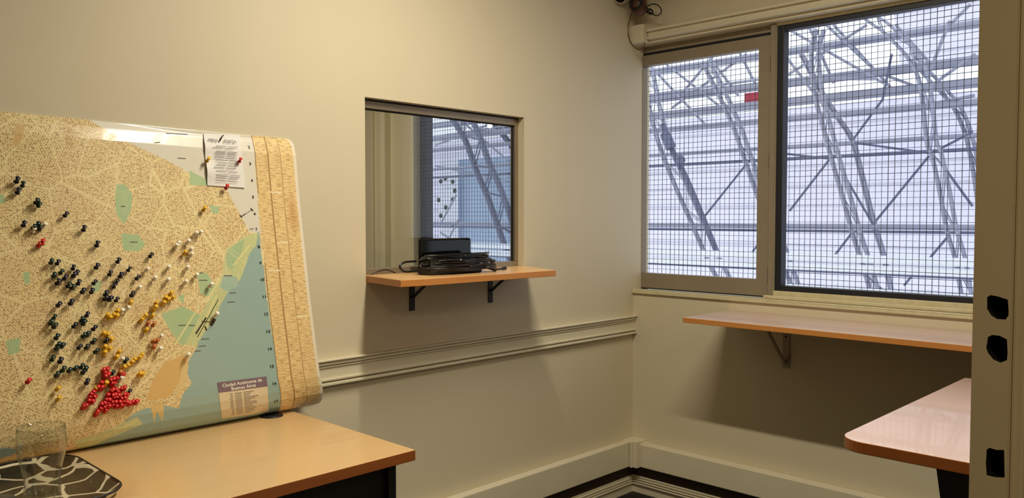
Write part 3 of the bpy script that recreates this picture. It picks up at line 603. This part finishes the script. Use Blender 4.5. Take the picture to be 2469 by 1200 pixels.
# numbers down the edge
bm = bmesh.new(); NUM = [(600, 355), (603, 395), (607, 435), (610, 475), (614, 515), (618, 553), (624, 595), (628, 634), (632, 674), (637, 715), (641, 757), (646, 799), (650, 841), (655, 883), (661, 924), (665, 967)]
for k, (x, y) in enumerate(NUM):
    bm = bmesh.new(); text_on(bm, str(k+2), anchor(x, y), .0125, True, 1.25); part('grid_number', bm, P['ink2'], mapr)
# runways, arrow and small printed names
bm = bmesh.new()
line_on(bm, (497, 765), (472, 804), .005); line_on(bm, (526, 722), (476, 812), .0022); line_on(bm, (518, 768), (508, 784), .011); line_on(bm, (486, 774), (506, 776), .002); line_on(bm, (494, 786), (498, 796), .004)
line_on(bm, (580, 523), (592, 515), .003); line_on(bm, (592, 515), (608, 505), .0013); line_on(bm, (604, 502), (610, 508), .004); line_on(bm, (578, 518), (583, 524), .003)
part('runway_marks', bm, mat('dark_olive_print', (58, 54, 40), .5), mapr)['kind'] = 'stuff'
bm = bmesh.new()
for a, b_ in (((372, 344), (386, 343)), ((400, 322), (452, 324)), ((428, 381), (448, 382)), ((602, 552), (612, 551)), ((553, 706), (569, 705)), ((548, 728), (566, 727)), ((485, 817), (504, 816)), ((480, 834), (496, 833)), ((470, 846), (484, 845)), ((292, 497), (302, 497)), ((314, 583), (332, 583)),
              ((480, 675), (500, 675)), ((478, 658), (490, 657)), ((540, 664), (560, 664)), ((455, 784), (470, 784)), ((430, 784), (448, 783))): line_on(bm, a, b_, .0022, n=2)
part('place_names', bm, P['ink'], mapr)
# ---- sheet of paper pinned to the map
pr = empty('paper_sheet', S(*uv_at(540, 385))); tag(pr, 'white printed letter pinned to the top right of the map', 'paper')
def pf(s, t): return (490+(577-490)*s+(9+4*s)*max(0, t-.1)/.9, 323+4*s+t*(124)+2*s*t)
bm = bmesh.new(); g = []
for j in range(25):
    t = j/24; row = []
    for i in range(13):
        s = i/12; lift = .003+.006*math.exp(-((t-.25)/.14)**2)*(1-s)**2+.008*math.exp(-((t-.72)/.16)**2)*(1-s)**2+.002*s
        row.append(bm.verts.new(S(*uv_at(*pf(s, t)), lift)))
    g.append(row)
for j in range(24):
    for i in range(12): bm.faces.new([g[j][i], g[j][i+1], g[j+1][i+1], g[j+1][i]])
part('sheet', bm, P['paper'], pr, smooth=True)
bm = bmesh.new(); rnd = random.Random(2)
for t in (.235, .265, .33, .35, .385, .42, .455, .50, .56, .60, .65, .71, .78, .81, .85, .90):
    s0 = rnd.uniform(.18, .30); s1 = rnd.uniform(.78, .90); line_on(bm, pf(s0, t), pf((s0+s1)/2, t), .0016, .0105, 3); line_on(bm, pf((s0+s1)/2+.03, t+.005), pf(s1, t+.005), .0016, .0105, 3)
part('printed_lines', bm, P['ink'], pr)
bm = bmesh.new(); text_on(bm, 'MINI', anchor(510, 341), .0135, False, 1.1, .0115); text_on(bm, 'ESSITA', anchor(551, 344), .0135, False, 1.05, .0115)
line_on(bm, (526, 343), (532, 331), .0042, .0115, 3); line_on(bm, (530, 332), (536, 330), .003, .0115, 2)
part('letterhead', bm, P['ink2'], pr)
# ---- push pins
cols = {'n': ('navy', mat('navy_pin', (14, 16, 42), .3)), 'g': ('dark green', mat('green_pin', (6, 44, 36), .3)), 'y': ('yellow', mat('yellow_pin', (226, 176, 20), .3)),
        'w': ('white', mat('white_pin', (236, 230, 210), .3)), 'r': ('red', mat('red_pin', (205, 24, 24), .3)), 'o': ('orange', mat('orange_pin', (190, 110, 50), .35))}
hb = bmesh.new(); lathe(hb, [(0, .010), (.0050, .0100), (.0052, .0112), (.0032, .0125), (.0030, .0190), (.0044, .0205), (.0048, .0222), (.0040, .0230), (0, .0232)], (0, 0, 0), 12)
nb = bmesh.new(); bar(nb, (0, 0, -.002), (0, 0, .0102), .0007, 6)
hme = bpy.data.meshes.new('pin_head'); hb.to_mesh(hme)
for p in hme.polygons: p.use_smooth = True
nme = bpy.data.meshes.new('pin_needle'); nb.to_mesh(nme); nme.materials.append(P['needle'])
hm = {}
for k, (_, mm) in cols.items(): hm[k] = hme.copy(); hm[k].materials.append(mm)
PINS = {
 'n': [(40,437),(43,463),(156,517),(58,542),(203,553),(235,591),(138,633),(178,645),(155,669),(178,662),(186,656),(137,682),(190,682),(232,643),(284,629),(309,649),(265,660),(291,664),(329,668),(280,680),(276,689),(225,680),(200,701),(222,702),(318,709),(255,708),(252,719),(263,720),(281,721),(362,615),(140,733),(171,729),(211,758),(178,784),(224,791),(189,835),(254,821),(146,870),(210,921),(310,942)],
 'g': [(57,447),(86,487),(93,494),(80,547),(90,544),(97,551),(125,631),(131,663),(146,655),(163,689),(174,692),(198,770),(201,779),(130,765),(124,776),(130,786),(199,808),(209,806),(135,813),(139,831),(136,839),(148,832),(222,824),(209,836),(229,845),(126,865),(301,869),(151,891),(167,890),(180,886),(194,883),(199,895),(206,889),(270,897),(136,902)],
 'y': [(262,765),(260,760),(272,760),(280,748),(281,760),(315,729),(376,728),(372,740),(370,746),(398,718),(402,724),(410,707),(414,717),(392,730),(344,765),(340,771),(348,760),(365,762),(350,797),(248,805),(258,808),(265,820),(250,836),(252,852),(260,842),(280,859),(286,850),(316,874),(322,868),(335,862),(343,855),(305,879),(296,884),(136,935),(139,961),(334,902),(342,901),(253,923),(228,938),(444,610),(491,505),(498,385)],
 'w': [(81,555),(104,544),(352,648),(370,670),(334,692),(404,674),(406,645),(305,742),(294,751),(385,809),(292,864),(382,841),(445,680),(472,663),(505,687),(517,757),(453,855),(430,586),(459,600),(460,614),(451,645),(424,595),(469,563),(480,559),(452,584),(293,910)],
 'o': [(368,820),(378,820),(371,834),(355,780),(369,782),(289,897)],
 'r': [(92,591),(104,586),(66,918),(578,387),(545,451),(248,892),(259,892),(252,899),(260,901),(251,906),(265,919),(273,916),(280,913),(272,925),(267,925),(287,904),(293,904),(233,932),(241,925),(239,936),(244,932),(217,951),(224,947),(215,959),(223,959),(212,965),(221,967),(200,981),(206,979),(272,941),(280,939),(265,945),(284,945),(293,936),(299,936),(260,953),(268,953),(276,952),(285,953),(300,953),(306,952),(255,961),(263,963),(272,961),(281,960),(291,961),(298,960),(249,971),(259,971),(267,971),(276,968),(287,969),(296,969),(305,971),(311,971),(319,969),(327,968),(243,977),(252,977),(263,977),(271,976),(279,977),(289,977),(296,976),(239,984),(247,984),(251,989),(231,997),(234,993)]}
rnd = random.Random(11)
ORD = ['first', 'second', 'third', 'fourth', 'fifth', 'sixth', 'seventh', 'eighth', 'ninth', 'tenth', 'eleventh', 'twelfth', 'thirteenth', 'fourteenth', 'fifteenth', 'sixteenth', 'seventeenth', 'eighteenth', 'nineteenth', 'twentieth']
ordn = lambda i: ORD[i] if i < 20 else 'twenty-'+ORD[i-20]
LETTER = {(498, 385): 'yellow push pin at the left edge of the white letter', (578, 387): 'red push pin at the right edge of the white letter', (545, 451): 'red push pin at the bottom edge of the white letter'}
for k, L in PINS.items():
    nm = cols[k][0]; rows = []; key = lambda q: q[1]+q[0]*.17
    for q in sorted([q for q in L if q not in LETTER], key=key):
        if rows and key(q)-key(rows[-1][0]) < (5 if k == 'r' else 15) and len(rows[-1]) < 20: rows[-1].append(q)
        else: rows.append([q])
    for r, row in enumerate(rows+[[q] for q in L if q in LETTER]):
        row.sort()
        for i, (px, py) in enumerate(row):
            onp = (px, py) in LETTER; u, v = uv_at(px-5.5, py+9.5); p = S(u, v, .003 if onp else 0)
            e = empty('push_pin', p); d = Vector((.12+rnd.uniform(-.12, .12), -.76, .62+rnd.uniform(-.12, .12))).normalized(); e.rotation_mode = 'QUATERNION'; e.rotation_quaternion = Vector((0, 0, 1)).rotation_difference(d)
            s = rnd.uniform(1.15, 1.35); e.scale = (s, s, s)
            for n_, dd in (('head', hm[k]), ('needle', nme)):
                o = bpy.data.objects.new(n_, dd); C.objects.link(o); o.parent = e
            if onp: lb = LETTER[(px, py)]; gr = 'push pins holding the letter'
            else:
                gr = f'{nm} push pins on the map'; rw = f'the {ordn(r)} {nm} row down the map'
                lb = f'{nm} push pin alone in {rw}' if len(row) == 1 else f'{nm} push pin, {ordn(i)} from left in {rw}'
            tag(e, lb, 'push pin', gr)
# ================================================================== TRAY, GLASS
tr = empty('serving_tray', (-2.9, -.31, ZT)); tag(tr, 'black serving tray with cream giraffe pattern at the desk left', 'tray')
tm = bpy.data.materials.new('giraffe_pattern'); tm.use_nodes = True; nt = tm.node_tree; b = nt.nodes['Principled BSDF']; b.inputs['Roughness'].default_value = .22
tc = nt.nodes.new('ShaderNodeTexCoord'); mp = nt.nodes.new('ShaderNodeMapping'); mp.inputs['Scale'].default_value = (1, 1.0, 1); nz = nt.nodes.new('ShaderNodeTexNoise'); nz.inputs['Scale'].default_value = 7
mxv = nt.nodes.new('ShaderNodeMix'); mxv.data_type = 'RGBA'; mxv.inputs[0].default_value = .05
vo = nt.nodes.new('ShaderNodeTexVoronoi'); vo.feature = 'DISTANCE_TO_EDGE'; vo.inputs['Scale'].default_value = 12.5; rp = nt.nodes.new('ShaderNodeValToRGB')
rp.color_ramp.elements[0].position = .045; rp.color_ramp.elements[0].color = lin((214, 204, 178))+(1,); rp.color_ramp.elements[1].position = .06; rp.color_ramp.elements[1].color = lin((34, 27, 20))+(1,)
nt.links.new(tc.outputs['Object'], mp.inputs[0]); nt.links.new(mp.outputs[0], nz.inputs['Vector']); nt.links.new(mp.outputs[0], mxv.inputs[6]); nt.links.new(nz.outputs['Color'], mxv.inputs[7])
nt.links.new(mxv.outputs[2], vo.inputs['Vector']); nt.links.new(vo.outputs['Distance'], rp.inputs[0]); nt.links.new(rp.outputs[0], b.inputs['Base Color'])
bm = bmesh.new(); rings = []
TX0, TX1, TY0, TY1 = -3.12, -2.692, -.535, -.098
for ins, z, in ((.030, .001), (.012, .004), (0, .020), (.003, .0215), (.010, .018), (.034, .006), (.05, .0045)):
    rings.append([bm.verts.new((x, y, ZT+z)) for x, y in round_rect(TX0+ins, TX1-ins, TY0+ins, TY1-ins, max(.02, .085-ins), 10)])
for A, B in zip(rings, rings[1:]):
    n = len(A)
    for i in range(n): bm.faces.new([A[i], A[(i+1) % n], B[(i+1) % n], B[i]])
bm.faces.new(rings[-1]); bm.faces.new(rings[0]); part('tray_body', bm, tm, tr, smooth=True)
bm = bmesh.new(); loop = round_rect(TX0, TX1, TY0, TY1, .085, 10); tube(bm, [(x, y, ZT+.0205) for x, y in loop]+[(loop[0][0], loop[0][1], ZT+.0205)], .0028, 6, 1); part('tray_rim', bm, P['black'], tr, smooth=True)
GX, GY, GZ = -2.855, -.452, ZT+.0055
bm = bmesh.new(); hgt = .178
outp = [(0, 0), (.033, 0), (.036, .004), (.0365, .02), (.0365, .06), (.040, .085), (.0475, .115), (.0505, .135), (.0495, .16), (.0485, hgt)]
inp = [(.0468, hgt), (.0478, .16), (.0488, .135), (.0458, .115), (.0382, .085), (.0345, .06), (.034, .024), (.024, .014), (0, .012)]
lathe(bm, outp+inp, (GX, GY, GZ), 48); tag(obj('drinking_glass', bm, tumbler, smooth=True), 'empty clear tumbler with narrow waist standing on the patterned tray', 'glass')
bm = bmesh.new(); q = at(-4, 1196, 2, ZT+.05); lathe(bm, [(0, 0), (.03, 0), (.042, .02), (.044, .040), (.040, .046), (.02, .050), (0, .051)], (q.x-.015, q.y-.02, ZT+.0055), 32)
tag(obj('dark_jar', bm, mat('dark_grey_jar', (40, 42, 44), .3), smooth=True), 'dark grey rounded lid barely showing at the tray front left', 'jar')
# ================================================================== CAMERA AND CABLES IN THE TOP CORNER
q = at(1496, -8, 0, -.16); sr = empty('security_camera', q); tag(sr, 'small black round camera in the upper corner by the ceiling', 'camera')
d = (CAM-q).normalized(); bm = bmesh.new(); bar(bm, q-d*.06, q, .040, 24); part('housing', bm, P['bronze'], sr, bevel=.004)
bm = bmesh.new(); bar(bm, q, q+d*.004, .034, 24); part('lens_ring', bm, P['alu'], sr); bm = bmesh.new(); bar(bm, q+d*.003, q+d*.008, .027, 24); part('lens', bm, P['gloss'], sr)
bm = bmesh.new(); bar(bm, q-d*.05, (-.10, -.01, 2.55), .01, 8); bar(bm, (-.10, -.01, 2.55), (-.10, -.01, CEIL), .01, 8); part('mount', bm, P['bracket'], sr)
q = at(1541, 18, 0, -.10); cr = empty('cable_coil', q); tag(cr, 'brown ball of coiled cable hanging above the window corner', 'cable')
bm = bmesh.new(); lathe(bm, [(0, -.042), (.022, -.038), (.036, -.02), (.040, 0), (.036, .03), (.034, .09), (.03, .14), (0, .15)], q, 20)
part('coil', bm, P['brown'], cr, smooth=True)
bm = bmesh.new(); rnd = random.Random(4)
for i in range(9):
    ph = rnd.uniform(0, 6); pts = [q+Vector((-.045, -.012+math.cos(ph+t)*.035+rnd.uniform(-.006, .006), math.sin(ph+t)*.03+.01+rnd.uniform(-.006, .006))) for t in np.linspace(0, 5.5, 8)]
    tube(bm, pts, .0035, 6, 4)
Q = lambda x, y, X=-.10: at(x, y, 0, X)
tube(bm, [Q(1555, 20), Q(1572, 10), Q(1588, 14), Q(1595, 28), Q(1584, 38), Q(1568, 30), Q(1560, 20)], .0028, 6)
tube(bm, [Q(1558, 30), Q(1566, 22), Q(1574, 28), Q(1570, 34), Q(1558, 28)], .0045, 6)
part('cable_knot', bm, P['cable'], cr, smooth=True)
bm = bmesh.new(); tube(bm, [Q(1528, 20, -.06), Q(1519, 45, -.06), Q(1514, 72, -.06), Q(1518, 95, -.06), Q(1528, 112, -.05), Q(1541, 120, -.05), Q(1552, 112, -.04), Q(1555, 100, -.02)], .0024, 6)
part('hanging_cable', bm, P['brown'], cr, smooth=True)
# ================================================================== ceiling tube fitting
root = empty('tube_lamp', (-1.72, -1.12, CEIL)); tag(root, 'white ceiling tube fitting above the desk, out of frame', 'lamp')
part('housing', boxes((-1.77, -1.67, -1.90, -.66, 2.71, CEIL)), P['white'], root, bevel=.004)
